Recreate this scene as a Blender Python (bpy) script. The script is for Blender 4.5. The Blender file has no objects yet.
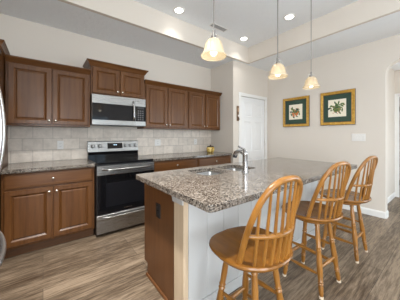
import bpy, bmesh, math, random
from mathutils import Vector, Matrix
from math import sin, cos, pi, radians, sqrt

random.seed(7)
SC = bpy.context.scene
COL = SC.collection

# ------------------------------------------------------------------ camera
cam_d = bpy.data.cameras.new('camera')
cam = bpy.data.objects.new('camera', cam_d)
COL.objects.link(cam)
cam.location = (0, 0, 1.255)
cam.rotation_euler = (radians(90), 0, radians(-37.753))
cam_d.sensor_width = 36
cam_d.lens = 202.65 / 400 * 36
cam_d.shift_y = -14.24 / 400
cam_d.clip_start = 0.02
SC.camera = cam

# ------------------------------------------------------------------ world, light, exposure
SC.view_settings.view_transform = 'Standard'
SC.view_settings.look = 'None'
SC.view_settings.gamma = 1
SC.view_settings.exposure = 0.72
SC.view_settings.use_curve_mapping = False
SC.cycles.use_denoising = True
SC.cycles.max_bounces = 10
SC.cycles.diffuse_bounces = 6
SC.cycles.sample_clamp_indirect = 6

W = bpy.data.worlds.new('daylight')
SC.world = W
W.use_nodes = True
bg = W.node_tree.nodes['Background']
bg.inputs[0].default_value = (0.62, 0.82, 1.0, 1)
bg.inputs[1].default_value = 2.0


def area(name, loc, rot, sx, sy, power, color=(1, 1, 1)):
    l = bpy.data.lights.new(name, 'AREA')
    l.shape = 'RECTANGLE'
    l.size = sx
    l.size_y = sy
    l.energy = power
    l.color = color
    o = bpy.data.objects.new(name, l)
    COL.objects.link(o)
    o.location = loc
    o.rotation_euler = rot
    return o


# living area behind the camera: window daylight, and one added rear fill
area('window_daylight', (4.25, -2.2, 1.35), (radians(90), 0, radians(90)), 2.3, 2.1, 45, (0.90, 0.96, 1))
area('window_daylight', (-1.2, -1.9, 1.45), (radians(90), 0, radians(-90)), 1.9, 1.9, 88, (0.93, 0.97, 1))
area('window_daylight', (-0.05, -4.12, 1.35), (radians(90), 0, 0), 1.3, 1.5, 62, (0.90, 0.96, 1))  # added fill behind an invented rear window, brightens the back wall
area('hall_daylight', (5.0, -0.75, 1.2), (radians(90), 0, 0), 1.2, 1.9, 8, (1, 0.96, 0.90))

# ------------------------------------------------------------------ materials
_m = {}


def mat(name, color=(0.8, 0.8, 0.8), rough=0.5, metal=0.0, fn=None, **kw):
    if name in _m:
        return _m[name]
    m = bpy.data.materials.new(name)
    m.use_nodes = True
    nt = m.node_tree
    p = nt.nodes['Principled BSDF']
    p.inputs['Base Color'].default_value = (*color, 1)
    p.inputs['Roughness'].default_value = rough
    p.inputs['Metallic'].default_value = metal
    for k, v in kw.items():
        p.inputs[k.replace('_', ' ')].default_value = v
    if fn:
        fn(nt, p)
    _m[name] = m
    return m


def N(nt, kind, **props):
    n = nt.nodes.new(kind)
    for k, v in props.items():
        setattr(n, k, v)
    return n


def ramp(nt, stops):
    r = N(nt, 'ShaderNodeValToRGB')
    e = r.color_ramp.elements
    while len(e) < len(stops):
        e.new(0.5)
    for i, (pos, c) in enumerate(stops):
        e[i].position = pos
        e[i].color = (*c, 1)
    return r


def noise(nt, vec, scale, detail=3, rough=0.55):
    n = N(nt, 'ShaderNodeTexNoise')
    n.inputs['Scale'].default_value = scale
    n.inputs['Detail'].default_value = detail
    n.inputs['Roughness'].default_value = rough
    nt.links.new(vec, n.inputs['Vector'])
    return n


def coords(nt, scale=(1, 1, 1), rot=(0, 0, 0)):
    tc = N(nt, 'ShaderNodeTexCoord')
    mp = N(nt, 'ShaderNodeMapping')
    mp.inputs['Scale'].default_value = scale
    mp.inputs['Rotation'].default_value = rot
    nt.links.new(tc.outputs['Object'], mp.inputs['Vector'])
    return mp.outputs['Vector']


def bump(nt, p, height, strength=0.2, dist=0.01):
    b = N(nt, 'ShaderNodeBump')
    b.inputs['Strength'].default_value = strength
    b.inputs['Distance'].default_value = dist
    nt.links.new(height, b.inputs['Height'])
    nt.links.new(b.outputs['Normal'], p.inputs['Normal'])


def wood_fn(c0, c1, scale, stretch=(14, 14, 1)):
    def fn(nt, p):
        v = coords(nt, stretch)
        n = noise(nt, v, scale, 4, 0.6)
        r = ramp(nt, [(0.3, c0), (0.7, c1)])
        nt.links.new(n.outputs['Fac'], r.inputs['Fac'])
        nt.links.new(r.outputs['Color'], p.inputs['Base Color'])
    return fn


CAB = mat('stained_maple', rough=0.30, Specular_IOR_Level=0.34, fn=wood_fn((0.092, 0.034, 0.009), (0.155, 0.063, 0.019), 2.2))
CABH = mat('stained_maple_cross', rough=0.30, Specular_IOR_Level=0.34, fn=wood_fn((0.092, 0.034, 0.009), (0.155, 0.063, 0.019), 2.2, (1, 14, 14)))
KICK = mat('dark_stained_maple', rough=0.45, fn=wood_fn((0.085, 0.033, 0.010), (0.13, 0.053, 0.017), 2.2, (1, 14, 14)))
PANEL = mat('brown_veneer', rough=0.4, fn=wood_fn((0.095, 0.036, 0.011), (0.14, 0.055, 0.018), 2.0))
OAK = mat('honey_oak', rough=0.28, fn=wood_fn((0.195, 0.080, 0.013), (0.33, 0.142, 0.026), 2.6, (9, 9, 1.2)))
OAKS = mat('honey_oak_seat', rough=0.24, fn=wood_fn((0.165, 0.064, 0.010), (0.28, 0.114, 0.019), 2.6, (9, 1.2, 9)))
POST = mat('bare_pine', rough=0.5, fn=wood_fn((0.50, 0.38, 0.26), (0.60, 0.47, 0.33), 2.0))


def granite_fn(nt, p):
    v = coords(nt)
    w = noise(nt, v, 60, 2)
    add = N(nt, 'ShaderNodeVectorMath', operation='MULTIPLY_ADD')
    nt.links.new(w.outputs['Color'], add.inputs[0])
    add.inputs[1].default_value = (.012, .012, .012)
    nt.links.new(v, add.inputs[2])
    vo = N(nt, 'ShaderNodeTexVoronoi')
    vo.inputs['Scale'].default_value = 150
    nt.links.new(add.outputs[0], vo.inputs['Vector'])
    sep = N(nt, 'ShaderNodeSeparateColor')
    nt.links.new(vo.outputs['Color'], sep.inputs[0])
    n1 = noise(nt, v, 9, 3, 0.6)
    m = N(nt, 'ShaderNodeMath', operation='MULTIPLY_ADD')
    nt.links.new(n1.outputs['Fac'], m.inputs[0])
    m.inputs[1].default_value = 0.5
    nt.links.new(sep.outputs[0], m.inputs[2])
    r = ramp(nt, [(0.27, (0.022, 0.019, 0.018)), (0.45, (0.095, 0.079, 0.066)), (0.68, (0.20, 0.170, 0.142)),
                  (0.98, (0.30, 0.265, 0.228)), (1.18 / 1.2, (0.37, 0.345, 0.31))])
    sc = N(nt, 'ShaderNodeMath', operation='MULTIPLY')
    nt.links.new(m.outputs[0], sc.inputs[0])
    sc.inputs[1].default_value = 0.77
    nt.links.new(sc.outputs[0], r.inputs['Fac'])
    nt.links.new(r.outputs['Color'], p.inputs['Base Color'])


GRANITE = mat('speckled_granite', rough=0.12, Specular_IOR_Level=0.75, fn=granite_fn)


def paint_fn(strength=0.06, scale=180):
    def fn(nt, p):
        n = noise(nt, coords(nt), scale, 2)
        bump(nt, p, n.outputs['Fac'], strength, 0.004)
    return fn


WALL = mat('greige_wall_paint', (0.67, 0.612, 0.545), 0.7, fn=paint_fn())
WHITE = mat('white_trim_paint', (0.80, 0.79, 0.77), 0.4)
DOORW = mat('white_door_paint', (0.80, 0.80, 0.80), 0.4)


def ceil_fn(nt, p):
    v = coords(nt)
    n = noise(nt, v, 16, 5, 0.65)
    r = ramp(nt, [(0.42, (0, 0, 0)), (0.6, (1, 1, 1))])
    nt.links.new(n.outputs['Fac'], r.inputs['Fac'])
    bump(nt, p, r.outputs['Color'], 0.35, 0.008)


CEIL = mat('knockdown_ceiling', (0.86, 0.885, 0.91), 0.8, fn=ceil_fn)


def floor_fn(nt, p):
    v = coords(nt)
    b = N(nt, 'ShaderNodeTexBrick', offset=0.37, offset_frequency=2)
    nt.links.new(v, b.inputs['Vector'])
    b.inputs['Scale'].default_value = 1
    b.inputs['Brick Width'].default_value = 1.25
    b.inputs['Row Height'].default_value = 0.15
    b.inputs['Mortar Size'].default_value = 0.0016
    b.inputs['Mortar Smooth'].default_value = 0.2
    b.inputs['Color1'].default_value = (0.0, 0.0, 0.0, 1)
    b.inputs['Color2'].default_value = (1, 1, 1, 1)
    b.inputs['Mortar'].default_value = (0, 0, 0, 1)
    g = noise(nt, coords(nt, (2.2, 24, 1)), 2.3, 7, 0.72)
    g2 = noise(nt, coords(nt, (0.8, 5, 1)), 1.7, 3, 0.6)
    m1 = N(nt, 'ShaderNodeMath', operation='MULTIPLY_ADD')
    nt.links.new(b.outputs['Color'], m1.inputs[0])
    m1.inputs[1].default_value = 0.16
    nt.links.new(g.outputs['Fac'], m1.inputs[2])
    m2 = N(nt, 'ShaderNodeMath', operation='MULTIPLY_ADD')
    nt.links.new(g2.outputs['Fac'], m2.inputs[0])
    m2.inputs[1].default_value = 0.45
    nt.links.new(m1.outputs[0], m2.inputs[2])
    r = ramp(nt, [(0.58, (0.055, 0.034, 0.020)), (0.75, (0.130, 0.093, 0.062)), (0.95, (0.29, 0.219, 0.152))])
    nt.links.new(m2.outputs[0], r.inputs['Fac'])
    mx = N(nt, 'ShaderNodeMixRGB')
    nt.links.new(b.outputs['Fac'], mx.inputs['Fac'])
    nt.links.new(r.outputs['Color'], mx.inputs['Color1'])
    mx.inputs['Color2'].default_value = (0.06, 0.045, 0.035, 1)
    nt.links.new(mx.outputs['Color'], p.inputs['Base Color'])
    bump(nt, p, g.outputs['Fac'], 0.12, 0.004)


FLOOR = mat('oak_plank_floor', rough=0.42, Specular_IOR_Level=0.3, fn=floor_fn)


def tile_fn(nt, p):
    v = coords(nt)
    sep = N(nt, 'ShaderNodeSeparateXYZ')
    nt.links.new(v, sep.inputs[0])
    cmb = N(nt, 'ShaderNodeCombineXYZ')
    nt.links.new(sep.outputs['X'], cmb.inputs['X'])
    nt.links.new(sep.outputs['Z'], cmb.inputs['Y'])
    b = N(nt, 'ShaderNodeTexBrick', offset=0.5)
    nt.links.new(cmb.outputs[0], b.inputs['Vector'])
    b.inputs['Scale'].default_value = 1
    b.inputs['Brick Width'].default_value = 0.21
    b.inputs['Row Height'].default_value = 0.1525
    b.inputs['Mortar Size'].default_value = 0.003
    b.inputs['Mortar Smooth'].default_value = 0.3
    b.inputs['Color1'].default_value = (0.68, 0.605, 0.53, 1)
    b.inputs['Color2'].default_value = (0.82, 0.735, 0.645, 1)
    b.inputs['Mortar'].default_value = (0.47, 0.42, 0.365, 1)
    n = noise(nt, v, 14, 5, 0.65)
    r = ramp(nt, [(0.3, (0.78, 0.77, 0.76)), (0.7, (1.0, 1.0, 1.0))])
    nt.links.new(n.outputs['Fac'], r.inputs['Fac'])
    mx = N(nt, 'ShaderNodeMixRGB', blend_type='MULTIPLY')
    mx.inputs['Fac'].default_value = 1
    nt.links.new(b.outputs['Color'], mx.inputs['Color1'])
    nt.links.new(r.outputs['Color'], mx.inputs['Color2'])
    nt.links.new(mx.outputs['Color'], p.inputs['Base Color'])
    inv = N(nt, 'ShaderNodeMath', operation='SUBTRACT')
    inv.inputs[0].default_value = 1
    nt.links.new(b.outputs['Fac'], inv.inputs[1])
    bump(nt, p, inv.outputs[0], 0.4, 0.004)


TILE = mat('tumbled_travertine', rough=0.45, fn=tile_fn)


def steel_fn(stretch):
    def fn(nt, p):
        n = noise(nt, coords(nt, stretch), 6, 3)
        r = ramp(nt, [(0.3, (0.24, 0.24, 0.24)), (0.7, (0.36, 0.36, 0.36))])
        nt.links.new(n.outputs['Fac'], r.inputs['Fac'])
        nt.links.new(r.outputs['Color'], p.inputs['Roughness'])
    return fn


STEEL = mat('brushed_steel', (0.34, 0.336, 0.328), 0.28, 1.0, fn=steel_fn((1, 60, 60)))
HANDLE = mat('polished_steel', (0.72, 0.72, 0.71), 0.3, 1.0)
SINKM = mat('sink_steel', (0.60, 0.60, 0.60), 0.28, 1.0, fn=steel_fn((60, 1, 60)))
CHROME = mat('chrome', (0.50, 0.50, 0.51), 0.08, 1.0)
NICKEL = mat('satin_nickel', (0.78, 0.74, 0.68), 0.25, 1.0)
BRASS = mat('aged_brass', (0.62, 0.47, 0.28), 0.3, 1.0)
BLKGLASS = mat('black_glass', (0.006, 0.006, 0.007), 0.04, Specular_IOR_Level=0.3)
MWGLASS = mat('smoked_glass', (0.010, 0.010, 0.012), 0.05, Specular_IOR_Level=0.28)
BLACK = mat('black_plastic', (0.015, 0.015, 0.016), 0.4)
GREYM = mat('burner_print', (0.10, 0.10, 0.10), 0.15)
PLATE = mat('white_plastic', (0.76, 0.74, 0.71), 0.4)
PLATET = mat('ivory_plastic', (0.72, 0.66, 0.56), 0.35)
SLOT = mat('dark_slot', (0.05, 0.05, 0.05), 0.6)
DARKOUT = mat('dark_bronze_plate', (0.018, 0.014, 0.012), 0.65)


def lcd_fn(nt, p):
    p.inputs['Emission Color'].default_value = (0.55, 0.8, 1, 1)
    p.inputs['Emission Strength'].default_value = 0.9


LCD = mat('lit_digits', (0.3, 0.4, 0.5), 0.4, fn=lcd_fn)


def gold_fn(nt, p):
    n = noise(nt, coords(nt), 30, 3)
    r = ramp(nt, [(0.3, (0.42, 0.22, 0.035)), (0.7, (0.66, 0.39, 0.075))])
    nt.links.new(n.outputs['Fac'], r.inputs['Fac'])
    nt.links.new(r.outputs['Color'], p.inputs['Base Color'])


GOLD = mat('gilded_wood', rough=0.38, metal=0.25, fn=gold_fn)
DKGOLD = mat('antiqued_gilt_edge', (0.13, 0.075, 0.02), 0.45)
GREEN = mat('dark_green_mat_board', (0.030, 0.062, 0.042), 0.8)
PAPER = mat('cream_paper', (0.80, 0.74, 0.60), 0.8)
LEAF = mat('printed_leaf_green', (0.08, 0.14, 0.035), 0.8)
LEAF2 = mat('printed_olive', (0.20, 0.20, 0.06), 0.8)
INK = mat('printed_dark_green', (0.035, 0.06, 0.045), 0.8)
ORANGE = mat('printed_orange', (0.62, 0.19, 0.06), 0.8)
PINK = mat('printed_rose', (0.55, 0.22, 0.15), 0.8)


def pot_fn(nt, p):
    n = noise(nt, coords(nt), 28, 2)
    r = ramp(nt, [(0.42, (0.30, 0.17, 0.03)), (0.5, (0.62, 0.40, 0.08)), (0.62, (0.80, 0.63, 0.25))])
    nt.links.new(n.outputs['Fac'], r.inputs['Fac'])
    nt.links.new(r.outputs['Color'], p.inputs['Base Color'])


POT = mat('mustard_glaze', rough=0.25, fn=pot_fn)
POTRIM = mat('dark_brown_glaze', (0.035, 0.02, 0.012), 0.25)
PLAQUE = mat('walnut_plaque', (0.14, 0.075, 0.035), 0.5)


def emit(name, color, strength):
    def fn(nt, p):
        p.inputs['Emission Color'].default_value = (*color, 1)
        p.inputs['Emission Strength'].default_value = strength
    return mat(name, (0.9, 0.9, 0.9), 0.5, fn=fn)


LENS = emit('lit_downlight_lens', (1, 0.97, 0.92), 6)
BULB = emit('lit_bulb', (1, 0.86, 0.64), 2.6)


def shade_fn(nt, p):
    out = nt.nodes['Material Output']
    tr = N(nt, 'ShaderNodeBsdfTranslucent')
    tr.inputs['Color'].default_value = (0.75, 0.66, 0.50, 1)
    mx = N(nt, 'ShaderNodeMixShader')
    mx.inputs['Fac'].default_value = 0.45
    nt.links.new(p.outputs[0], mx.inputs[1])
    nt.links.new(tr.outputs[0], mx.inputs[2])
    tp = N(nt, 'ShaderNodeBsdfTransparent')
    tp.inputs['Color'].default_value = (1, 0.95, 0.86, 1)
    m2 = N(nt, 'ShaderNodeMixShader')
    m2.inputs['Fac'].default_value = 0.22
    nt.links.new(mx.outputs[0], m2.inputs[1])
    nt.links.new(tp.outputs[0], m2.inputs[2])
    nt.links.new(m2.outputs[0], out.inputs['Surface'])
    p.inputs['Emission Color'].default_value = (1, 0.82, 0.56, 1)
    p.inputs['Emission Strength'].default_value = 0.04


SHADE = mat('frosted_cream_glass', (0.66, 0.60, 0.49), 0.2, fn=shade_fn)


def bead_fn(nt, p):
    sep = N(nt, 'ShaderNodeSeparateXYZ')
    nt.links.new(coords(nt), sep.inputs[0])


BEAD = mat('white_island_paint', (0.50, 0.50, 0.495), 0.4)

# ------------------------------------------------------------------ mesh helpers


def obj(name, bm, m, parent=None, loc=(0, 0, 0), smooth=False, bevel=0.0, label=None):
    bmesh.ops.recalc_face_normals(bm, faces=bm.faces[:])
    me = bpy.data.meshes.new(name)
    bm.to_mesh(me)
    bm.free()
    for mm in (m if isinstance(m, (list, tuple)) else [m]):
        me.materials.append(mm)
    if smooth:
        for f in me.polygons:
            f.use_smooth = True
    o = bpy.data.objects.new(name, me)
    COL.objects.link(o)
    o.location = loc
    if parent:
        o.parent = parent
    if bevel:
        b = o.modifiers.new('bevel', 'BEVEL')
        b.width = bevel
        b.segments = 2
        b.limit_method = 'ANGLE'
        b.angle_limit = radians(40)
    if smooth:
        try:
            me.set_sharp_from_angle(angle=radians(40))
        except Exception:
            pass
    if label:
        o['label'] = label
    return o


def thing(name, label, cat, loc=(0, 0, 0), rz=0, group=None):
    o = bpy.data.objects.new(name, None)
    o.empty_display_size = 0.1
    COL.objects.link(o)
    o.location = loc
    o.rotation_euler = (0, 0, rz)
    return tag(o, label, cat, group)


def tag(o, label, cat, group=None):
    o['label'] = label
    o['category'] = cat
    if group:
        o['group'] = group
    return o


def struct(name, bm, m, **k):
    o = obj(name, bm, m, **k)
    o['kind'] = 'structure'
    return o


def B():
    return bmesh.new()


def box(bm, x0, x1, y0, y1, z0, z1, mi=0):
    v = [bm.verts.new(p) for p in ((x0, y0, z0), (x1, y0, z0), (x1, y1, z0), (x0, y1, z0),
                                   (x0, y0, z1), (x1, y0, z1), (x1, y1, z1), (x0, y1, z1))]
    for q in ((3, 2, 1, 0), (4, 5, 6, 7), (0, 1, 5, 4), (1, 2, 6, 5), (2, 3, 7, 6), (3, 0, 4, 7)):
        bm.faces.new([v[i] for i in q]).material_index = mi
    return bm


def bx(x0, x1, y0, y1, z0, z1):
    return box(B(), x0, x1, y0, y1, z0, z1)


def loops(bm, ls, cap=True, mi=None):
    """bridge consecutive closed loops of equal vertex count"""
    vs = [[bm.verts.new(p) for p in l] for l in ls]
    n = len(vs[0])
    for k in range(len(vs) - 1):
        for i in range(n):
            f = bm.faces.new((vs[k][i], vs[k][(i + 1) % n], vs[k + 1][(i + 1) % n], vs[k + 1][i]))
            if mi:
                f.material_index = mi[k]
    if cap:
        bm.faces.new(vs[0][::-1])
        f = bm.faces.new(vs[-1])
        if mi:
            f.material_index = mi[-1]
    return bm


def front_panel(w, h, prof, bm=None, x=0, z=0, mi=None):
    """panel facing -Y, lower left at (x, z); prof = [(inset, depth)...]"""
    bm = bm or B()
    ls = []
    for i, y in prof:
        ls.append([(x + i, y, z + i), (x + w - i, y, z + i), (x + w - i, y, z + h - i), (x + i, y, z + h - i)])
    return loops(bm, ls, True, mi)


RAISED = [(0, 0), (0, -.016), (.004, -.021), (.047, -.021), (.050, -.019), (.062, -.009), (.066, -.008), (.070, -.012),
          (.078, -.016), (.082, -.016)]
SLAB = [(0, 0), (0, -.014), (.006, -.018), (.012, -.018), (.018, -.020), (.020, -.020)]


def tube(bm, pts, r, seg=10, closed=False, ell=None, cap=True):
    """tube along pts; r scalar or list; ell = (axis vector, factor) flattening"""
    pts = [Vector(p) for p in pts]
    n = len(pts)
    rs = r if isinstance(r, (list, tuple)) else [r] * n
    rings = []
    up = None
    for i, p in enumerate(pts):
        if closed:
            t = pts[(i + 1) % n] - pts[i - 1]
        else:
            t = pts[min(i + 1, n - 1)] - pts[max(i - 1, 0)]
        t.normalize()
        if up is None:
            a = Vector((0, 0, 1)) if abs(t.z) < 0.9 else Vector((1, 0, 0))
            up = (a - t * a.dot(t)).normalized()
        else:
            up = (up - t * up.dot(t)).normalized()
        s = t.cross(up)
        rings.append([bm.verts.new(p + (up * cos(2 * pi * k / seg) + s * sin(2 * pi * k / seg)) * rs[i]) for k in range(seg)])
    m = n if closed else n - 1
    for i in range(m):
        a, b = rings[i], rings[(i + 1) % n]
        for k in range(seg):
            bm.faces.new((a[k], a[(k + 1) % seg], b[(k + 1) % seg], b[k]))
    if cap and not closed:
        bm.faces.new(rings[0][::-1])
        bm.faces.new(rings[-1])
    return bm


def lathe(bm, prof, seg=24, c=(0, 0, 0), cap=True, axis='z'):
    ls = []
    for r, z in prof:
        r = max(r, 1e-4)
        l = []
        for k in range(seg):
            a = 2 * pi * k / seg
            if axis == 'z':
                l.append((c[0] + r * cos(a), c[1] + r * sin(a), c[2] + z))
            elif axis == 'y':
                l.append((c[0] + r * cos(a), c[1] + z, c[2] + r * sin(a)))
            else:
                l.append((c[0] + z, c[1] + r * cos(a), c[2] + r * sin(a)))
        ls.append(l)
    return loops(bm, ls, cap)


def turned(p0, p1, prof, seg=12, bm=None):
    """turned spindle between p0 and p1, prof = [(t, radius)...]"""
    p0, p1 = Vector(p0), Vector(p1)
    return tube(bm or B(), [p0.lerp(p1, t) for t, r in prof], [r for t, r in prof], seg)


def prism(bm, outline, z0, z1, holes=(), axes='xyz'):
    """extruded polygon with holes; axes orders the (u, v, w) coordinates"""
    def P(u, v, w):
        d = dict(zip(axes, (u, v, w)))
        return (d['x'], d['y'], d['z'])
    es = []
    for loop in (outline, *holes):
        vs = [bm.verts.new(P(u, v, z0)) for u, v in loop]
        for i in range(len(vs)):
            es.append(bm.edges.new((vs[i], vs[(i + 1) % len(vs)])))
    r = bmesh.ops.triangle_fill(bm, edges=es, use_beauty=True, use_dissolve=False)
    fs = [f for f in r['geom'] if isinstance(f, bmesh.types.BMFace)]
    ex = bmesh.ops.extrude_face_region(bm, geom=fs, use_keep_orig=True)
    d = Vector(P(0, 0, z1)) - Vector(P(0, 0, z0))
    bmesh.ops.translate(bm, vec=d, verts=[v for v in ex['geom'] if isinstance(v, bmesh.types.BMVert)])
    return bm


def rrect(x0, x1, y0, y1, r, n=5):
    pts = []
    for cx, cy, a0 in ((x1 - r, y1 - r, 0), (x0 + r, y1 - r, 90), (x0 + r, y0 + r, 180), (x1 - r, y0 + r, 270)):
        for k in range(n + 1):
            a = radians(a0 + 90 * k / n)
            pts.append((cx + r * cos(a), cy + r * sin(a)))
    return pts


def copy_tree(o, parent=None):
    c = o.copy()
    COL.objects.link(c)
    if parent:
        c.parent = parent
    for ch in list(o.children):
        copy_tree(ch, c)
    return c


# ------------------------------------------------------------------ room shell
YB, XR, XL, ZC, ZT = 3.413, 4.099, -1.06, 2.734, 3.043
TX, TY = 3.294, 2.652                       # tray recess corner
YR = -4.0
struct('floor', bx(XL - .1, 6.6, YR - .1, YB + .1, -0.08, 0), FLOOR)
struct('wall_back', bx(XL - .1, 2.946, YB, YB + .1, 0, ZC), WALL)
bm = B()
box(bm, XL - .1, XL, -.9, YB, 0, ZT + .1)
box(bm, XL - .1, XL, YR, -2.9, 0, ZT + .1)
box(bm, XL - .1, XL, -2.9, -.9, 0, .45)
box(bm, XL - .1, XL, -2.9, -.9, 2.45, ZT + .1)
struct('wall_left', bm, WALL)
bm = B()
for y in (-2.9, -1.93, -.96):
    box(bm, XL - .08, XL - .02, y, y + .06, .45, 2.45)
for z in (.45, 1.42, 2.39):
    box(bm, XL - .08, XL - .02, -2.9, -.9, z, z + .06)
struct('window_4', bm, WHITE)
bm = B()
box(bm, 2.946, 3.05, 2.74, YB + .1, 0, ZC)
box(bm, 3.05, 3.165, 2.74, 2.85, 0, ZC)
box(bm, 3.985, XR, 2.74, 2.85, 0, ZC)
box(bm, 3.165, 3.985, 2.74, 2.85, 2.065, ZC)
struct('wall_pantry', bm, WALL)
arch = [(2.85, 0), (2.85, ZC), (-0.9, ZC), (-0.9, 0), (-0.454, 0)]
for k in range(0, 25):
    a = pi * k / 24
    arch.append((.126 - .58 * cos(a), 2.20 + .24 * sin(a) ** .8))
arch.append((0.706, 0))
struct('wall_right', prism(B(), arch, XR, XR + .13, axes='yzx'), WALL)
# living area behind the camera: right wall and rear wall, each with a window, plus one added at the rear
WY0, WY1 = -3.4, -1.0
bm = B()
box(bm, XR, XR + .13, WY1, -.9, 0, ZC)
box(bm, XR, XR + .13, YR - .1, WY0, 0, ZC)
box(bm, XR, XR + .13, WY0, WY1, 0, .25)
box(bm, XR, XR + .13, WY0, WY1, 2.45, ZC)
struct('wall_right_living', bm, WALL)
bm = B()
for i in range(4):
    y = WY0 + (WY1 - WY0) * i / 3
    box(bm, XR + .03, XR + .09, max(WY0, y - .03), min(WY1, y + .03), .25, 2.45)
box(bm, XR + .03, XR + .09, WY0, WY1, .25, .31)
box(bm, XR + .03, XR + .09, WY0, WY1, 2.39, 2.45)
struct('window_1', bm, WHITE)
bm = B()
box(bm, XL, -.75, YR - .1, YR, 0, ZT)
box(bm, .65, 1.55, YR - .1, YR, 0, ZT)
box(bm, -.75, .65, YR - .1, YR, 0, .55)
box(bm, -.75, .65, YR - .1, YR, 2.15, ZT)
box(bm, 2.45, XR, YR - .1, YR, 0, ZT)
box(bm, 1.55, 2.45, YR - .1, YR, 0, .55)
box(bm, 1.55, 2.45, YR - .1, YR, 2.15, ZT)
struct('wall_rear', bm, WALL)
bm = B()
for x in (1.55, 1.97, 2.39):
    box(bm, x, x + .06, YR - .08, YR - .02, .55, 2.15)
for z in (.55, 1.32, 2.09):
    box(bm, 1.55, 2.45, YR - .08, YR - .02, z, z + .06)
struct('window_2', bm, WHITE)
bm = B()
for x in (-.75, -.08, .59):
    box(bm, x, x + .06, YR - .08, YR - .02, .55, 2.15)
for z in (.55, 1.32, 2.09):
    box(bm, -.75, .65, YR - .08, YR - .02, z, z + .06)
struct('window_added_rear', bm, WHITE)  # frame of the invented rear window that lets the added fill in
# ceilings: low perimeter, raised tray, tray faces
bm = B()
box(bm, XL, XR + .13, TY + .05, YB, ZC, ZC + .4)
box(bm, TX + .05, XR + .13, YR, TY + .05, ZC, ZC + .4)
struct('ceiling', bm, CEIL)
struct('ceiling_tray', bx(XL, TX + .06, YR, TY + .06, ZT, ZT + .1), CEIL)
struct('trim_1', bx(XL, TX + .05, TY, TY + .05, ZC, ZT), WALL)
struct('trim_2', bx(TX, TX + .05, YR, TY, ZC, ZT), WALL)
# hall beyond the arch
bm = B()
box(bm, XR + .13, 5.75, .85, .95, 0, 2.6)
struct('wall_hall', bm, WALL)
bm = B()
box(bm, 5.75, 5.85, .80, .95, 0, 2.6)
box(bm, 5.75, 5.85, -.06, .80, 2.06, 2.6)
box(bm, 5.75, 5.85, -.9, -.06, 0, 2.6)
struct('wall_hall_end', bm, WALL)
bm = B()
box(bm, XR + .13, 4.35, -1.0, -.9, 0, 2.6)
box(bm, 5.6, 5.85, -1.0, -.9, 0, 2.6)
box(bm, 4.35, 5.6, -1.0, -.9, 2.1, 2.6)
struct('wall_hall_near', bm, WALL)
struct('ceiling_hall', bx(XR + .13, 5.85, -1.0, .95, 2.6, 2.7), CEIL)


def baseboard(name, axis, a0, a1, p, sgn):
    """profile run along axis; p = wall plane, sgn = which way it stands out"""
    prof = [(0, 0), (0, .10), (.006, .10), (.010, .088), (.014, .080), (.014, 0)]
    l = []
    for a in (a0, a1):
        l.append([(a, p + sgn * d, z) if axis == 'x' else (p + sgn * d, a, z) for d, z in prof])
    struct(name, loops(B(), l), WHITE)


baseboard('baseboard_right', 'y', .706, 2.74, XR, -1)
baseboard('baseboard_arch', 'x', XR, XR + .13, .706, -1)
baseboard('baseboard_hall', 'x', XR + .13, 5.75, .85, -1)
baseboard('baseboard_pantry', 'x', 2.96, 3.10, 2.74, -1)
# backsplash tile
struct('trim_3', bx(XL, 2.945, YB - .008, YB, .915, 1.371), TILE)

# pantry door (six panels) and casing
bm = B()
for r in ((3.10, 3.165, 0, 2.13), (3.985, 4.05, 0, 2.13), (3.165, 3.985, 2.065, 2.13)):
    box(bm, r[0], r[1], 2.722, 2.74, r[2], r[3])
struct('trim_4', bm, WHITE, bevel=.004)


def panel_door(bm, x0, w, h, y):
    """six recessed-panel door leaf, front face at y, facing -Y"""
    st, mid = .105, .10
    pw = (w - 2 * st - mid) / 2
    rows = [(.20, .78), (.93, 1.55), (1.66, h - .12)]
    xs = [x0, x0 + st, x0 + st + pw, x0 + st + pw + mid, x0 + w - st, x0 + w]
    zs = [0.005]
    for a, b in rows:
        zs += [a, b]
    zs.append(h)
    for i in range(5):
        for j in range(len(zs) - 1):
            a0, a1, b0, b1 = xs[i], xs[i + 1], zs[j], zs[j + 1]
            if i in (1, 3) and j % 2 == 1:
                ls = []
                for ins, d in ((0, 0), (.012, .009), (.020, .009), (.050, .003)):
                    ls.append([(a0 + ins, y + d, b0 + ins), (a1 - ins, y + d, b0 + ins), (a1 - ins, y + d, b1 - ins), (a0 + ins, y + d, b1 - ins)])
                vs = [[bm.verts.new(p) for p in l] for l in ls]
                for k in range(3):
                    for q in range(4):
                        bm.faces.new((vs[k][q], vs[k][(q + 1) % 4], vs[k + 1][(q + 1) % 4], vs[k + 1][q]))
                bm.faces.new(vs[3])
            else:
                bm.faces.new([bm.verts.new(p) for p in ((a0, y, b0), (a1, y, b0), (a1, y, b1), (a0, y, b1))])
    bmesh.ops.remove_doubles(bm, verts=bm.verts[:], dist=1e-5)
    box(bm, x0, x0 + w, y + .010, y + .035, .005, h)
    return bm


door = struct('door_1', panel_door(B(), 3.169, .812, 2.057, 2.748), DOORW)
for z in (1.83, 1.08, .25):
    obj('hinge', bx(3.976, 3.988, 2.733, 2.747, z - .045, z + .045), NICKEL, door)
k = obj('door_knob', lathe(B(), [(.012, 0), (.012, -.03), (.026, -.04), (.030, -.055), (.022, -.068), (0, -.07)], 16, axis='y'), NICKEL, door, (3.23, 2.748, .93), True)

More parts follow.
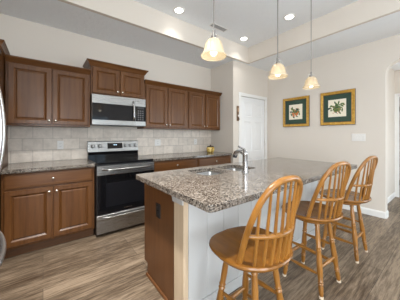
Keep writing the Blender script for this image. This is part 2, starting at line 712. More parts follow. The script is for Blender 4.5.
# hall door on the end wall
bm = B()
for y0, y1, z0, z1 in ((.79, .86, 0, 2.12), (-.12, -.06, 0, 2.12), (-.06, .79, 2.06, 2.12)):
    box(bm, 5.735, 5.75, y0 - (.01 if y1 > .85 else 0), y1 - (.012 if y1 > .85 else 0), z0, z1)
struct('trim_5', bm, WHITE)
hd = panel_door(B(), 0, .84, 2.05, 0)
bmesh.ops.rotate(hd, cent=(0, 0, 0), matrix=Matrix.Rotation(-pi / 2, 3, 'Z'), verts=hd.verts[:])
bmesh.ops.translate(hd, vec=(5.765, .785, 0), verts=hd.verts[:])
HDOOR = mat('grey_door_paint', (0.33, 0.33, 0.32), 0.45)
hdo = struct('door_2', hd, HDOOR)
for z in (1.80, .30):
    obj('hinge', bx(5.752, 5.764, .775, .79, z - .05, z + .05), BLACK, hdo)

# ------------------------------------------------------------------ cabinets
KNOBP = [(.006, 0), (.006, -.012), (.013, -.016), (.015, -.021), (.012, -.026), (.001, -.028)]
_knob_bm = lathe(B(), KNOBP, 14, axis='y')
_knob_me = bpy.data.meshes.new('knob')
_knob_bm.to_mesh(_knob_me)
_knob_bm.free()
_knob_me.materials.append(NICKEL)
for f in _knob_me.polygons:
    f.use_smooth = True


def knob(parent, x, z, y=-.02):
    o = bpy.data.objects.new('knob', _knob_me)
    COL.objects.link(o)
    o.parent = parent
    o.location = (x, y, z)
    return o


def crown(w, d, z0, z1, er_l, er_r, proj=.05):
    """crown moulding on a box 0..w wide, front at y=-d, wall at y=0"""
    ls = []
    for e, z in ((.004, z0), (.010, z0 + .012), (.016, z0 + .016), (.6 * proj, z0 + .55 * (z1 - z0)), (proj - .004, z1 - .014), (proj, z1 - .012), (proj, z1)):
        l, r = (e if er_l else 0), (e if er_r else 0)
        ls.append([(-l, 0, z), (-l, -d - e, z), (w + r, -d - e, z), (w + r, 0, z)])
    return loops(B(), ls)


def upper_cabinet(name, label, x0, x1, z0, z1, depth, crown_top, el, er, group='wall cabinets', knobs_at='bottom'):
    w = x1 - x0
    t = thing(name, label, 'cabinet', (x0, YB - .001, z0), 0, group)
    h = z1 - z0
    d = depth - .02
    obj('carcass', bx(0, w, -d, 0, 0, h), CAB, t, bevel=.002)
    g = .022
    dw = (w - 2 * g - .012) / 2
    for i in range(2):
        dx = g + i * (dw + .012)
        o = obj('door', front_panel(dw, h - .045 - (.02 if crown_top else 0), RAISED), CAB, t, (dx, -d, .022))
        kx = dw - .028 if i == 0 else .028
        knob(o, kx, .045)
    obj('crown_moulding', crown(w, d, h - .035, crown_top - z0, el, er), CABH, t)
    return t


upper_cabinet('wall_cabinet', 'two-door brown wall cabinet left of the microwave above the wall outlet', -.331, .507, 1.372, 2.115, .335, 2.146, False, False)
upper_cabinet('wall_cabinet', 'short two-door brown cabinet directly above the microwave', .510, 1.272, 1.822, 2.245, .345, 2.283, True, True)
upper_cabinet('wall_cabinet', 'two-door brown wall cabinet just right of the microwave', 1.275, 2.105, 1.372, 2.115, .335, 2.146, False, False)
upper_cabinet('wall_cabinet', 'two-door brown wall cabinet at the right end beside the pantry wall', 2.107, 2.925, 1.372, 2.115, .335, 2.146, False, True)

# tall deep cabinet at the extreme left
t = thing('tall_cabinet', 'tall deep brown cabinet whose crown shows at the far upper left', 'cabinet', (-1.045, YB - .010, 0))
w = .705
YB_ = YB
obj('carcass', bx(0, w, -.62, 0, .10, 2.16), CAB, t, bevel=.002)
obj('toe_kick', bx(0, w, -.545, 0, 0, .10), KICK, t)
for i in range(2):
    o = obj('door', front_panel(.335, 1.20, RAISED), CAB, t, (.015 + i * .340, -.62, .14))
    knob(o, .307 if i == 0 else .028, 1.10)
    o = obj('door', front_panel(.335, .72, RAISED), CAB, t, (.015 + i * .340, -.62, 1.36))
    knob(o, .307 if i == 0 else .028, .06)
obj('crown_moulding', crown(w, .62, 2.12, 2.195, False, True, .04), CABH, t)


def base_cabinet(label, x0, x1):
    w = x1 - x0
    t = thing('base_cabinet', label, 'cabinet', (x0, YB - .001, 0), 0, 'base cabinets')
    d = YB - 2.80
    obj('carcass', bx(0, w, -d, 0, .10, .875), CAB, t, bevel=.002)
    obj('toe_kick', bx(.0, w, -(YB - 2.86), 0, 0, .10), KICK, t)
    g = .022
    o = obj('drawer', front_panel(w - 2 * g, .150, SLAB), CABH, t, (g, -d, .712))
    knob(o, (w - 2 * g) / 2, .075)
    dw = (w - 2 * g - .012) / 2
    for i in range(2):
        o = obj('door', front_panel(dw, .565, RAISED), CAB, t, (g + i * (dw + .012), -d, .128))
        knob(o, dw - .028 if i == 0 else .028, .515)
    return t


base_cabinet('brown base cabinet left of the range with one wide drawer over two doors', -.331, .505)
base_cabinet('brown base cabinet right of the range with the island corner in front', 1.275, 2.105)
base_cabinet('brown base cabinet at the right end below the yellow jar', 2.108, 2.940)

tag(obj('countertop', bx(-.331, .507, 2.757, YB - .009, .876, .914), GRANITE, bevel=.006),
    'short granite countertop left of the range', 'countertop')
tag(obj('countertop', bx(1.273, 2.944, 2.757, YB - .009, .876, .914), GRANITE, bevel=.006),
    'long granite countertop right of the range along the tiled wall', 'countertop')

# ------------------------------------------------------------------ range
t = thing('range', 'stainless steel electric range with black glass oven door', 'stove', (.512, 0, 0))
w = .756
obj('body', bx(.004, w - .004, 2.775, YB - .03, .03, .90), BLACK, t)
for x in (.05, w - .05):
    for y in (2.83, 3.33):
        obj('foot', lathe(B(), [(.018, 0), (.018, .03)], 12, (x, y, 0)), BLACK, t)
ct = obj('cooktop', bx(0, w, 2.745, 3.345, .895, .920), BLKGLASS, t, bevel=.006)
for x, y, r in ((.19, 2.90, .115), (.56, 2.90, .085), (.19, 3.19, .08), (.56, 3.19, .10)):
    bm = B()
    lathe(bm, [(r - .003, .0), (r, .0), (r, .0006), (r - .003, .0006)], 40, (x, y, .9201), cap=False)
    obj('burner_ring', bm, GREYM, ct)
bm = B()
ls = []
for x in (0, w):
    ls.append([(x, 3.385, 1.012), (x, 3.334, 1.012), (x, 3.335, 1.02), (x, 3.352, 1.165), (x, 3.362, 1.175), (x, 3.385, 1.175)])
bgd = obj('backguard', loops(bm, ls), STEEL, t, bevel=.003)
obj('riser', bx(.006, w - .006, 3.332, 3.384, .90, 1.011), BLKGLASS, bgd)
# display (tilted with the panel face)
tilt = math.atan2(.017, .145)


def on_guard(bm, x, z):
    bmesh.ops.rotate(bm, cent=(0, 0, 0), matrix=Matrix.Rotation(-tilt, 3, 'X'), verts=bm.verts[:])
    bmesh.ops.translate(bm, vec=(x, 3.335 + (z - 1.02) * .117, z), verts=bm.verts[:])
    return bm


o = obj('display', on_guard(bx(-.112, .112, -.004, .002, -.042, .042), .385, 1.098), BLKGLASS, bgd)
bm = B()
for dx in (-.018, -.006, .010, .022):
    box(bm, dx - .004, dx + .004, -.006, -.004, .008, .022)
obj('clock_digits', on_guard(bm, .385, 1.098), LCD, o)
for x in (.07, .165, .545, .625, .705):
    bm = lathe(B(), [(.030, .001), (.030, -.006), (.022, -.010), (.021, -.028), (.016, -.032), (.001, -.032)], 20, axis='y')
    box(bm, -.004, .004, -.038, -.010, -.021, .021)
    obj('control_knob', on_guard(bm, x, 1.098), STEEL, bgd)
# oven door
od = obj('oven_door', bx(.004, w - .004, 2.722, 2.774, .275, .885), BLACK, t, bevel=.004)
obj('door_glass', bx(.012, w - .012, 2.716, 2.723, .280, .762), BLKGLASS, od)
obj('window', bx(.11, w - .11, 2.7145, 2.7165, .36, .66), MWGLASS, od)
obj('door_trim', bx(.004, w - .004, 2.712, 2.723, .765, .878), STEEL, od, bevel=.003)
hp = [(.07 + (w - .14) * k / 16, 2.712 - .052 * min(1, sin(pi * k / 16) * 3.0), .832) for k in range(17)]
obj('handle', tube(B(), hp, .0125, 12), STEEL, od, smooth=True)
bm = B()
for i in range(6):
    box(bm, .335 + i * .017, .335 + i * .017 + .010, 2.7138, 2.7165, .312, .319)
obj('maker_badge', bm, NICKEL, od)
# drawer
bm = B()
ls = []
for x in (.004, w - .004):
    ls.append([(x, 2.774, .04), (x, 2.722, .04), (x, 2.722, .20), (x, 2.716, .215), (x, 2.716, .262), (x, 2.722, .268), (x, 2.774, .268)])
dr = obj('storage_drawer', loops(bm, ls), STEEL, t, bevel=.002)
hp = [(.07 + (w - .14) * k / 16, 2.714 - .03 * min(1, sin(pi * k / 16) * 3.0), .238) for k in range(17)]
obj('handle', tube(B(), hp, .011, 12), STEEL, dr, smooth=True)

# ------------------------------------------------------------------ microwave
t = thing('microwave', 'stainless over-the-range microwave with dark glass front', 'microwave', (.513, 0, 1.405))
w, h, yf = .752, .414, 3.015
obj('body', bx(0, w, yf + .03, YB - .01, 0, h), BLACK, t)
md = obj('door', bx(0, .590, yf, yf + .03, .0, h), STEEL, t, bevel=.004)
obj('door_glass', bx(.003, .588, yf - .003, yf + .002, .068, .296), MWGLASS, md)
hp = [(.555, yf - .004 - .036 * min(1, sin(pi * k / 14) * 2.6), .075 + .285 * k / 14) for k in range(15)]
obj('handle', tube(B(), hp, .011, 12), CHROME, md, smooth=True)
cp = obj('control_panel', bx(.592, w, yf, yf + .03, 0, h), STEEL, t, bevel=.004)
kp = obj('keypad', bx(.594, w - .003, yf - .003, yf + .002, .068, .296), MWGLASS, cp)
obj('display', bx(.620, .722, yf - .004, yf - .002, .256, .288), BLACK, cp)
bm = B()
for i in range(3):
    for j in range(5):
        box(bm, .624 + i * .034, .646 + i * .034, yf - .0045, yf - .003, .085 + j * .033, .105 + j * .033)
obj('button', bm, mat('grey_key', (.08, .08, .085), .4), kp)
obj('vent_grille', bx(.03, w - .03, yf + .01, yf + .10, -.006, .001), BLACK, t)

# ------------------------------------------------------------------ island
IX0, IX1, IY0, IY1 = .641, 2.926, .747, 1.768
t = thing('kitchen_island', 'white kitchen island with a brown wood end panel and pale corner board', 'island', (0, 0, 0))
BX0, BX1, BYF, BYB = .745, 2.80, 1.14, 1.735
# cabinet body as open-top shell so the sink bowls have room
bm = B()
box(bm, BX0 + .02, BX0 + .035, BYF + .02, 1.80 - .075, .0, .874)
box(bm, BX1 - .02, BX1, BYF + .02, 1.735, .0, .874)
box(bm, BX0 + .035, BX1 - .02, 1.72, 1.735, .10, .874)
box(bm, BX0 + .035, BX1 - .02, BYF + .02, 1.72, .08, .10)
box(bm, BX0 + .035, BX1 - .02, 1.64, 1.66, .0, .08)
obj('carcass', bm, CAB, t)
nd = 4
dw = (BX1 - BX0 - .06) / nd
for i in range(nd):
    pb = front_panel(dw - .012, .73, RAISED)
    bmesh.ops.rotate(pb, cent=(0, 0, 0), matrix=Matrix.Rotation(pi, 3, 'Z'), verts=pb.verts[:])
    o = obj('door', pb, CAB, t, (BX0 + .03 + (i + 1) * dw - .006, 1.736, .125))
# end panel with toe notch (outline in y,z)
op = [(1.262, 0), (1.262, .875), (1.802, .875), (1.802, .11), (1.735, .11), (1.735, 0)]
obj('end_panel', prism(B(), op, BX0, BX0 + .02, axes='yzx'), PANEL, t, label='brown wood veneer end panel')
ls = []
for y in (1.265, 1.745):
    ls.append([(BX0, y, 0), (BX0 - .013, y, 0), (BX0 - .013, y, .012), (BX0 - .007, y, .020), (BX0, y, .022)])
obj('shoe_moulding', loops(B(), ls), PANEL, t)
obj('corner_post', bx(BX0 - .004, BX0 + .035, BYF - .004, 1.262, 0, .875), POST, t, bevel=.003, label='bare pale pine corner board')
# scribe bracket at the post top
br = [(1.262, .875), (1.285, .875), (1.285, .835), (1.275, .82), (1.262, .79), (1.135, .79), (1.135, .875)]
obj('bracket', prism(B(), br, BX0 - .016, BX0 - .004, axes='yzx'), BEAD, t, bevel=.002)
# white back panel with shallow vertical grooves
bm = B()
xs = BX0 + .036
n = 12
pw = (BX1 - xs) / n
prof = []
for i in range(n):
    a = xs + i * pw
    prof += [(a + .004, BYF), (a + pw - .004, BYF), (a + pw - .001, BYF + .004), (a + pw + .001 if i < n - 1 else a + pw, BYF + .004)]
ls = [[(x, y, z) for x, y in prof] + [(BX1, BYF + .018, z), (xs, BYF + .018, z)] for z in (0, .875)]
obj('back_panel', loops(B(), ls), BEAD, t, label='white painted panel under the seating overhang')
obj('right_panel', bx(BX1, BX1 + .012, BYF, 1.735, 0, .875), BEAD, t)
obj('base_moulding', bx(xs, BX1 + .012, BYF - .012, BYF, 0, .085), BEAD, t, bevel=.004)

sx = ((1.10, 1.425), (1.475, 1.80))
SY0, SY1 = 1.325, 1.655
holes = [rrect(a, b, SY0, SY1, .05) for a, b in sx]
tag(obj('island_countertop', prism(B(), rrect(IX0, IX1, IY0, IY1, .03), .876, .914, holes), GRANITE, bevel=.004),
    'large speckled granite slab on the island with a sink cutout', 'countertop')

t = thing('kitchen_sink', 'double-bowl stainless undermount sink set in the island top', 'sink', (1.45, 1.49, .70))
for i, (a, b) in enumerate(sx):
    a -= 1.45 + .010
    b -= 1.45 - .010
    y0, y1 = SY0 - 1.49 - .01, SY1 - 1.49 + .01
    ls = []
    for ins, z in ((0, .174), (.002, .165), (.010, .03), (.035, .004), (.08, 0)):
        ls.append([(x, y, z) for x, y in rrect(a + ins, b - ins, y0 + ins, y1 - ins, .055)])
    bm = B()
    loops(bm, ls, cap=False)
    bm.faces.new([v for v in bm.verts if abs(v.co.z) < 1e-6][:])
    o = obj('bowl', bm, SINKM, t, smooth=True)
    s = o.modifiers.new('wall', 'SOLIDIFY')
    s.thickness = .003
    obj('drain', lathe(B(), [(.045, .001), (.045, .004), (.036, .003), (.001, .002)], 24, ((a + b) / 2, .0, 0)), CHROME, o)
obj('divider', bx(-.012, .012, SY0 - 1.49 - .01, SY1 - 1.49 + .01, .160, .173), SINKM, t, bevel=.004)

# faucet
t = thing('faucet', 'chrome single-handle kitchen faucet standing behind the island sink', 'faucet', (1.50, 1.245, .914))
obj('body', lathe(B(), [(.034, 0), (.034, .006), (.026, .012), (.024, .03), (.0235, .16), (.025, .165), (.025, .178), (.021, .19), (.012, .197), (.001, .198)], 24), CHROME, t, smooth=True)
sp = [(0, .0, .165), (-.006, .022, .182), (-.014, .045, .192), (-.022, .068, .190), (-.028, .086, .176), (-.030, .094, .158)]
o = obj('spout', tube(B(), sp, [.022, .020, .019, .020, .023, .024], 16), CHROME, t, smooth=True)
obj('spray_head', tube(B(), [(-.030, .093, .162), (-.033, .101, .132)], [.022, .020], 16), BLACK, o)
obj('lever_handle', tube(B(), [(0, 0, .192), (-.004, .010, .212), (-.016, .040, .228), (-.024, .062, .242)], [.014, .010, .008, .009], 12), CHROME, t, smooth=True)

# dark outlet on the end panel
t = thing('electrical_outlet', 'dark bronze outlet on the brown island end panel', 'outlet', (BX0, 1.515, .645))
obj('plate', bx(-.007, 0, -.038, .038, -.058, .058), DARKOUT, t, bevel=.003)
for z in (-.021, .021):
    obj('socket', bx(-.009, -.006, -.017, .017, z - .015, z + .015), BLACK, t)

# ------------------------------------------------------------------ bar stools
LEGP = [(0, .013), (.06, .0175), (.12, .019), (.15, .016), (.165, .022), (.18, .016), (.195, .021), (.21, .0165), (.30, .021), (.42, .0225), (.52, .0205),
        (.60, .017), (.62, .0215), (.64, .0165), (.66, .0205), (.68, .016), (.80, .0185), (.92, .016), (.95, .0145), (.96, .0195), (.985, .0185), (1, .015)]
STRP = [(0, .0085), (.12, .010), (.35, .0135), (.5, .0155), (.65, .0135), (.88, .010), (1, .0085)]
RODM = mat('dark_nickel', (0.30, 0.285, 0.27), 0.35, 1.0)
SPNP = [(0, .0075), (.15, .0085), (.35, .0092), (.7, .0078), (1, .006)]
SEATZ = .614


def seat_outline(a, k=1.0):
    # shield-like outline: wide front corners, rounded rear
    c, s = cos(a), sin(a)
    e = 2.0 / (2.7 if s > 0 else 2.2)
    x = .232 * math.copysign(abs(c) ** e, c)
    y = .222 * math.copysign(abs(s) ** e, s) - .005
    return x * k, y * k


def make_stool():
    t = thing('bar_stool', 'bar stool', 'stool')
    # swivelling upper body is turned against the legs
    rot = Matrix.Rotation(radians(-8), 3, 'Z')

    def rp(p):
        return rot @ Vector(p)

    def rb(bm):
        bmesh.ops.rotate(bm, cent=(0, 0, 0), matrix=rot, verts=bm.verts[:])
        return bm
    # seat: dished top, rounded edge
    bm = B()
    n = 40
    ls = []

    def ring(k, z, dish=False):
        l = []
        for i in range(n):
            x, y = seat_outline(2 * pi * i / n, k)
            zz = z
            if dish:
                zz = z - .010 * max(0, 1 - k ** 3) + .006 * (1 - min(1, abs(x) / .10)) * (1 if y > 0.02 else 0) * k
            l.append((x, y, zz))
        return l
    ls = [ring(.12, SEATZ - .036), ring(.80, SEATZ - .036), ring(.93, SEATZ - .032), ring(.985, SEATZ - .020), ring(1, SEATZ - .010), ring(.985, SEATZ - .002),
          ring(.955, SEATZ, True), ring(.85, SEATZ, True), ring(.65, SEATZ, True), ring(.45, SEATZ, True), ring(.25, SEATZ, True), ring(.08, SEATZ, True)]
    loops(bm, ls)
    obj('seat', rb(bm), OAKS, t, smooth=True)
    obj('swivel_plate', lathe(B(), [(.10, SEATZ - .048), (.10, SEATZ - .036)], 28), BLACK, t)
    bm = B()
    lathe(bm, [(.140, SEATZ - .076), (.150, SEATZ - .070), (.150, SEATZ - .054), (.142, SEATZ - .048)], 32)
    obj('leg_block', bm, OAKS, t, smooth=True)
    # legs and stretchers
    tops = {}
    feet = {}
    for sx_ in (-1, 1):
        for sy_ in (-1, 1):
            top = Vector((sx_ * .095, sy_ * .095, SEATZ - .07))
            ft = Vector((sx_ * .157, sy_ * .157, 0))
            tops[(sx_, sy_)], feet[(sx_, sy_)] = top, ft
            lg = obj('leg', turned(ft + (top - ft) * .025, top, LEGP), OAK, t, smooth=True)
            obj('foot_tip', turned(ft, ft + (top - ft) * .03, [(0, .016), (.8, .017), (1, .013)]), mat('clear_glide', (.62, .52, .40), .4), lg, smooth=True)

    def at(k, z):
        a, b = feet[k], tops[k]
        return a.lerp(b, z / b.z)
    for k1, k2, z in (((-1, -1), (1, -1), .215), ((-1, 1), (1, 1), .215), ((-1, -1), (-1, 1), .165), ((1, -1), (1, 1), .165),
                      ((-1, -1), (-1, 1), .315), ((1, -1), (1, 1), .315)):
        obj('stretcher', turned(at(k1, z), at(k2, z), STRP), OAK, t, smooth=True)
    # bow
    w0, yb, lean = .170, -.096, .160
    H = 1.043 - SEATZ

    def bow(u):       # u in 0..1 around the arch
        a = pi * u
        x = -cos(a) * (w0 + .012 * sin(a))
        zz = sin(a) ** .62 if sin(a) > 0 else 0
        z = SEATZ - .012 + (H + .012) * zz
        x = -math.copysign(abs(cos(a)) ** .68, cos(a)) * (w0 + .01)
        return Vector((x * (1 + .05 * sin(2 * a if a < pi / 2 else 2 * pi - 2 * a)), yb - lean * zz ** 1.15, z))
    pts = [bow(k / 48) for k in range(49)]
    bo = obj('bow', rb(tube(B(), pts, [.0155] * 49, 12)), OAK, t, smooth=True)

    # curved mid rail
    zr = .764
    f = (zr - SEATZ) / H

    def rail(u):
        x = -.174 + .348 * u
        e = 1 - (2 * u - 1) ** 2
        return Vector((x, yb - lean * f ** 1.0 - .004 - .075 * e, zr))
    obj('back_rail', rb(tube(B(), [rail(k / 20) for k in range(21)], [.010] + [.012] * 19 + [.010], 10)), OAK, t, smooth=True)
    # spindles from the rear rim to the arch, through the rail
    ns = 8
    for i in range(ns):
        q = (i + .5) / ns
        xb = -.160 + .320 * q
        e = 1 - (2 * q - 1) ** 2
        p0 = Vector((xb, -.140 - .062 * e ** .8, SEATZ - .012))
        # arch point with matching x (slightly fanned)
        tx = xb * 1.12
        best = min((bow(k / 200) for k in range(30, 171)), key=lambda p: abs(p.x - tx))
        pm = rail((xb * 1.02 + .174) / .348)
        seg = [p0.lerp(pm, s / 4) for s in range(4)] + [pm.lerp(best, s / 8) for s in range(9)]
        rr = [.0075, .0085, .009, .009] + [.009 - .003 * s / 8 for s in range(9)]
        obj('spindle', rb(tube(B(), seg, rr, 8)), OAK, t, smooth=True)
    return t


STOOLS = [((.978, .775), 'honey oak bow-back bar stool nearest the camera, at the island end panel'),
          ((1.86, .81), 'honey oak bow-back bar stool in the middle of the three'),
          ((2.61, .79), 'honey oak bow-back bar stool farthest from the camera, near the baseboard')]
st = make_stool()
for i, ((x, y), lab) in enumerate(STOOLS):
    o = st if i == 0 else copy_tree(st)
    o.location = (x, y, 0)
    o.rotation_euler.z = radians((3, -3, 0)[i])
    o['label'] = lab
    o['group'] = 'bar stools along the island'

# ------------------------------------------------------------------ pendants
def make_pendant():
    t = thing('pendant_light', 'pendant', 'lamp')
    # origin at the shade rim centre
    top = ZT - 1.838
    obj('canopy', lathe(B(), [(.020, top - .035), (.055, top - .022), (.062, top - .004), (.062, top)], 24), NICKEL, t, smooth=True)
    obj('rod', turned((0, 0, .185), (0, 0, top - .03), [(0, .0045), (1, .0045)], 8), RODM, t)
    bm = lathe(B(), [(.006, .195), (.012, .19), (.013, .155), (.020, .150), (.021, .118), (.017, .112)], 16)
    obj('socket_cap', bm, RODM, t, smooth=True)
    for k in range(4):
        a = pi / 4 + pi / 2 * k
        c, s = cos(a), sin(a)
        obj('cage_wire', tube(B(), [(c * r, s * r, z) for r, z in ((.012, .160), (.028, .162), (.033, .150), (.032, .108))], .0028, 6), NICKEL, t)
    out = [(.022, .130), (.034, .127), (.047, .117), (.058, .100), (.066, .078), (.071, .054), (.077, .034), (.087, .018), (.094, .010), (.093, 0)]
    prof = out + [(r - .003, z + .0005) for r, z in out[::-1]]
    bm = B()
    ls = []
    for r, z in prof:
        ls.append([(r * cos(2 * pi * k / 32), r * sin(2 * pi * k / 32), z) for k in range(32)])
    loops(bm, ls + [ls[0]], cap=False)
    bmesh.ops.remove_doubles(bm, verts=bm.verts[:], dist=1e-6)
    obj('shade', bm, SHADE, t, smooth=True)
    obj('bulb', lathe(B(), [(.010, .105), (.013, .085), (.022, .060), (.0265, .040), (.024, .022), (.014, .010), (.001, .007)], 18), BULB, t, smooth=True)
    return t


PEND = [((.995, 1.12), 'leftmost pendant light, over the sink end of the island'),
        ((1.845, 1.12), 'middle pendant light with cream glass bell shade over the island'),
        ((2.575, 1.12), 'rightmost pendant light, nearest the framed pictures')]
pd = make_pendant()
for i, ((x, y), lab) in enumerate(PEND):
    o = pd if i == 0 else copy_tree(pd)
    o.location = (x, y, 1.838)
    o['label'] = lab
    o['group'] = 'pendants over the island'
    l = bpy.data.lights.new('pendant_glow', 'POINT')
    l.energy = 0.15
    l.color = (1, .88, .70)
    l.shadow_soft_size = .02
    lo = bpy.data.objects.new('pendant_glow', l)
    COL.objects.link(lo)
    lo.location = (x, y, 1.838 - .03)

# ------------------------------------------------------------------ recessed lights and vent
def make_downlight():
    t = thing('recessed_light', 'downlight', 'ceiling light')
    obj('trim_ring', lathe(B(), [(.055, 0), (.058, -.004), (.085, -.006), (.088, -.002), (.088, 0)], 32), WHITE, t, smooth=True)
    obj('lens', lathe(B(), [(.056, -.0005), (.054, -.0055), (.001, -.0065)], 32), LENS, t)
    return t


DL = [((1.532, 2.467), 'lit recessed ceiling light at the left of the tray, above the range'),
      ((2.926, 2.455), 'lit recessed ceiling light in the inner corner of the tray'),
      ((2.933, 1.587), 'lit recessed ceiling light between the two right pendant rods'),
      ((1.532, 1.587), 'added unseen recessed ceiling light over the sink end of the island'),  # this and the following fixtures are out of view, added to brighten the aisle
      ((0.13, 1.587), 'added unseen recessed ceiling light over the aisle left of the range'),
      ((0.13, 0.70), 'added unseen recessed ceiling light in front of the refrigerator doors'),
      ((1.532, -0.3), 'added unseen recessed ceiling light over the living area, left one'),
      ((2.933, -0.3), 'added unseen recessed ceiling light over the living area, right one')]
dl = make_downlight()
for i, ((x, y), lab) in enumerate(DL):
    o = dl if i == 0 else copy_tree(dl)
    o.location = (x, y, ZT)
    o['label'] = lab
    o['group'] = 'recessed lights in the tray ceiling'
    l = bpy.data.lights.new('downlight_beam', 'SPOT')
    l.energy = 10 if y > 2 else ((38 if x > 1 else 195) if y > 1.5 else (150 if x < 1 else 6))  # strongest beams belong to the added aisle fixtures
    l.spot_size = radians(112)
    l.spot_blend = 1
    l.color = (1, .97, .92)
    l.shadow_soft_size = .05
    lo = bpy.data.objects.new('downlight_beam', l)
    COL.objects.link(lo)
    lo.location = (x, y, ZT - .02)

t = thing('ceiling_vent', 'small grey ceiling air vent beside the left pendant rod', 'vent', (2.29, 2.455, ZT))
fr = [(-.17, -.055), (.17, -.055), (.17, .055), (-.17, .055)]
hl = [(-.155, -.042), (.155, -.042), (.155, .042), (-.155, .042)]
obj('frame', prism(B(), fr, -.006, 0, [hl]), WHITE, t)
obj('duct_opening', bx(-.155, .155, -.042, .042, -.001, 0), SLOT, t)
bm = B()
for i in range(14):
    x = -.145 + i * .0223
    loops(bm, [[(x - .006, y, -.001), (x + .006, y, -.006), (x + .008, y, -.005), (x - .004, y, 0)] for y in (-.042, .042)])
obj('louvre', bm, mat('vent_grey', (.45, .45, .45), .5), t)

# ------------------------------------------------------------------ framed prints
def blob(bm, cx, cz, rx, rz, ang, y, mi, n=10, leaf=False):
    vs = []
    for k in range(n):
        a = 2 * pi * k / n
        px, pz = rx * cos(a), rz * sin(a)
        if leaf:
            pz *= (1 - (px / rx) ** 2) ** .5 * 1.0 + .05
        vs.append(bm.verts.new((cx + px * cos(ang) - pz * sin(ang), y, cz + px * sin(ang) + pz * cos(ang))))
    f = bm.faces.new(vs)
    f.material_index = mi


def framed(label, yc, zc, w, h, seed):
    # built facing -Y and turned to face -X (local x runs along world -Y)
    t = thing('framed_picture', label, 'picture', (XR - .002, yc, zc), -pi / 2, 'framed botanical prints')
    x0, z0 = -w / 2, -h / 2
    fp = [(0, 0), (0, -.018), (.006, -.026), (.014, -.028), (.046, -.020), (.050, -.022), (.058, -.016), (.060, -.008)]
    bm = B()
    ls = [[(x0 + i, y, z0 + i), (-x0 - i, y, z0 + i), (-x0 - i, y, -z0 - i), (x0 + i, y, -z0 - i)] for i, y in fp]
    loops(bm, ls, True, [1, 1, 0, 0, 0, 1, 1, 0])
    obj('frame', bm, [GOLD, DKGOLD], t)
    m1 = .058
    obj('mat_board', bx(x0 + m1, -x0 - m1, -.0105, -.008, z0 + m1, -z0 - m1), GREEN, t)
    pw, ph = .275, .305
    K = 1.3
    bm = bx(-pw / 2, pw / 2, -.0118, -.0106, -ph / 2, ph / 2)
    rnd = random.Random(seed)
    layer = [0]

    def Y():
        layer[0] += 1
        return -.0119 - layer[0] * .00001
    # stems
    for k in range(6):
        a = radians(rnd.uniform(35, 145))
        L = rnd.uniform(.05, .10)
        blob(bm, cos(a) * L / 2, -.03 + sin(a) * L / 2, L / 2, .002, a, Y(), 3, 8)
    for k in range(44):
        a = rnd.uniform(0, 2 * pi)
        r = rnd.uniform(.01, .095)
        blob(bm, K * r * cos(a) * (1.0 if seed == 2 else .85), K * r * sin(a) * (.80 if seed == 2 else 1.0) + .005, K * rnd.uniform(.016, .030), K * rnd.uniform(.007, .011), rnd.uniform(0, pi), Y(),
             rnd.choice((1, 1, 2, 3)), 10, True)
    if seed == 1:
        for k in range(9):
            blob(bm, rnd.uniform(-.07, .05), rnd.uniform(-.085, -.01), .019, .018, 0, Y(), rnd.choice((4, 4, 5)), 10)
        for k in range(4):
            blob(bm, rnd.uniform(-.05, .06), rnd.uniform(.0, .08), .010, .010, 0, Y(), 5, 8)
    else:
        blob(bm, .005, -.035, .060, .033, .25, Y(), 2, 16)
        blob(bm, -.01, -.038, .035, .018, .25, Y(), 1, 14)
        for k in range(5):
            blob(bm, rnd.uniform(-.08, .085), rnd.uniform(-.10, -.06), .008, .008, 0, Y(), 5, 8)
    obj('print', bm, [PAPER, LEAF, LEAF2, INK, ORANGE, PINK], t)
    return t


framed('gold-framed botanical print with orange fruit, the left of the two pictures', 2.082, 1.742, .545, .600, 1)
framed('gold-framed botanical print in greens, the right one nearer the archway', 1.343, 1.742, .535, .598, 2)

# ------------------------------------------------------------------ switches, outlets, plaque, jar
t = thing('light_switch', 'wide white multi-gang switch plate under the right picture', 'light switch', (XR, 1.039, 1.228))
obj('plate', bx(-.006, 0, -.094, .094, -.060, .060), PLATE, t, bevel=.003)
for k in range(4):
    y = -.069 + .046 * k
    obj('rocker', bx(-.010, -.005, y - .016, y + .016, -.033, .033), PLATE, t, bevel=.002)


def outlet(label, x, z, w=.072, h=.116, gangs=1, m=PLATE):
    t = thing('electrical_outlet', label, 'outlet', (x, YB - .008, z))
    obj('plate', bx(-w / 2, w / 2, -.006, 0, -h / 2, h / 2), m, t, bevel=.002)
    for s in (-.020, .020):
        o = obj('socket', bx(-.016, .016, -.008, -.005, s - .014, s + .014), m, t, bevel=.002)
        bm = B()
        box(bm, -.008, -.005, -.0085, -.0075, s - .004, s + .006)
        box(bm, .005, .008, -.0085, -.0075, s - .004, s + .006)
        obj('slot', bm, SLOT, o)


outlet('white wall outlet on the tile left of the range', .190, 1.127)
outlet('wide white wall outlet on the tile right of the range', 1.657, 1.131, w=.116)
outlet('white wall outlet on the tile nearest the yellow jar', 2.515, 1.130)

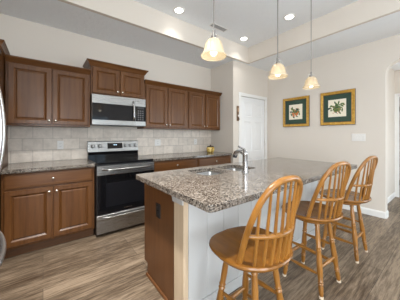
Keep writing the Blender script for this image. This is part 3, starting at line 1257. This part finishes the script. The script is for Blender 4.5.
t = thing('wall_plaque', 'small narrow dark plaque hanging beside the white pantry door', 'plaque', (3.078, 2.74, 1.70))
obj('board', bx(-.036, .036, -.014, 0, -.150, .150), PLAQUE, t, bevel=.004)
obj('metal_panel', bx(-.022, .022, -.018, -.013, .035, .110), mat('tan_tile', (.45, .30, .18), .5), t)
obj('knob', lathe(B(), [(.018, -.013), (.020, -.022), (.012, -.034), (.001, -.036)], 16, (0, 0, -.045), axis='y'), PLATE, t, smooth=True)
obj('hook', tube(B(), [(0, -.014, -.095), (0, -.035, -.10), (0, -.040, -.12), (0, -.030, -.13)], .006, 8), BLACK, t)

t = thing('ceramic_jar', 'yellow ceramic jar with a dark rim at the end of the counter', 'jar', (2.70, 3.14, .9142))
obj('body', lathe(B(), [(.001, 0), (.055, 0), (.068, .010), (.082, .045), (.083, .075), (.074, .103), (.062, .112)], 28), POT, t, smooth=True)
obj('lid', lathe(B(), [(.064, .110), (.068, .118), (.064, .128), (.035, .136), (.012, .140), (.014, .150), (.008, .156), (.001, .157)], 28), POTRIM, t, smooth=True)
hp = [(.078 + .022 * sin(pi * k / 8), 0, .035 + .055 * k / 8) for k in range(9)]
obj('handle', tube(B(), hp, .007, 8), POT, t, smooth=True)

# ------------------------------------------------------------------ refrigerator at the left edge
t = thing('refrigerator', 'stainless refrigerator at the far left edge, only its curved handles in view', 'refrigerator', (-.225, 1.25, 0))
obj('body', bx(-.78, -.065, -.45, .45, .03, 1.78), mat('grey_fridge_side', (.25, .25, .25), .5), t, bevel=.006)
for x in (-.72, -.12):
    for y in (-.38, .38):
        obj('foot', lathe(B(), [(.02, 0), (.02, .031)], 10, (x, y, 0)), BLACK, t)
for s in (-1, 1):
    y0, y1 = (.003, .45) if s > 0 else (-.45, -.003)
    d = obj('door', bx(-.062, 0, y0, y1, .80, 1.78), STEEL, t, bevel=.008)
    yh = .040 * s
    hp = [(0, yh, .935)] + [(.016 + .062 * sin(pi * k / 20) ** .8, yh, .93 + .70 * k / 20) for k in range(0, 21)] + [(0, yh, 1.625)]
    obj('handle', tube(B(), hp, .0115, 12), HANDLE, d, smooth=True)
d = obj('freezer_drawer', bx(-.062, 0, -.45, .45, .10, .79), STEEL, t, bevel=.008)
hp = [(0, -.355, .715)] + [(.016 + .062 * sin(pi * k / 20) ** .8, -.36 + .72 * k / 20, .715) for k in range(0, 21)] + [(0, .355, .715)]
obj('handle', tube(B(), hp, .0115, 12), HANDLE, d, smooth=True)
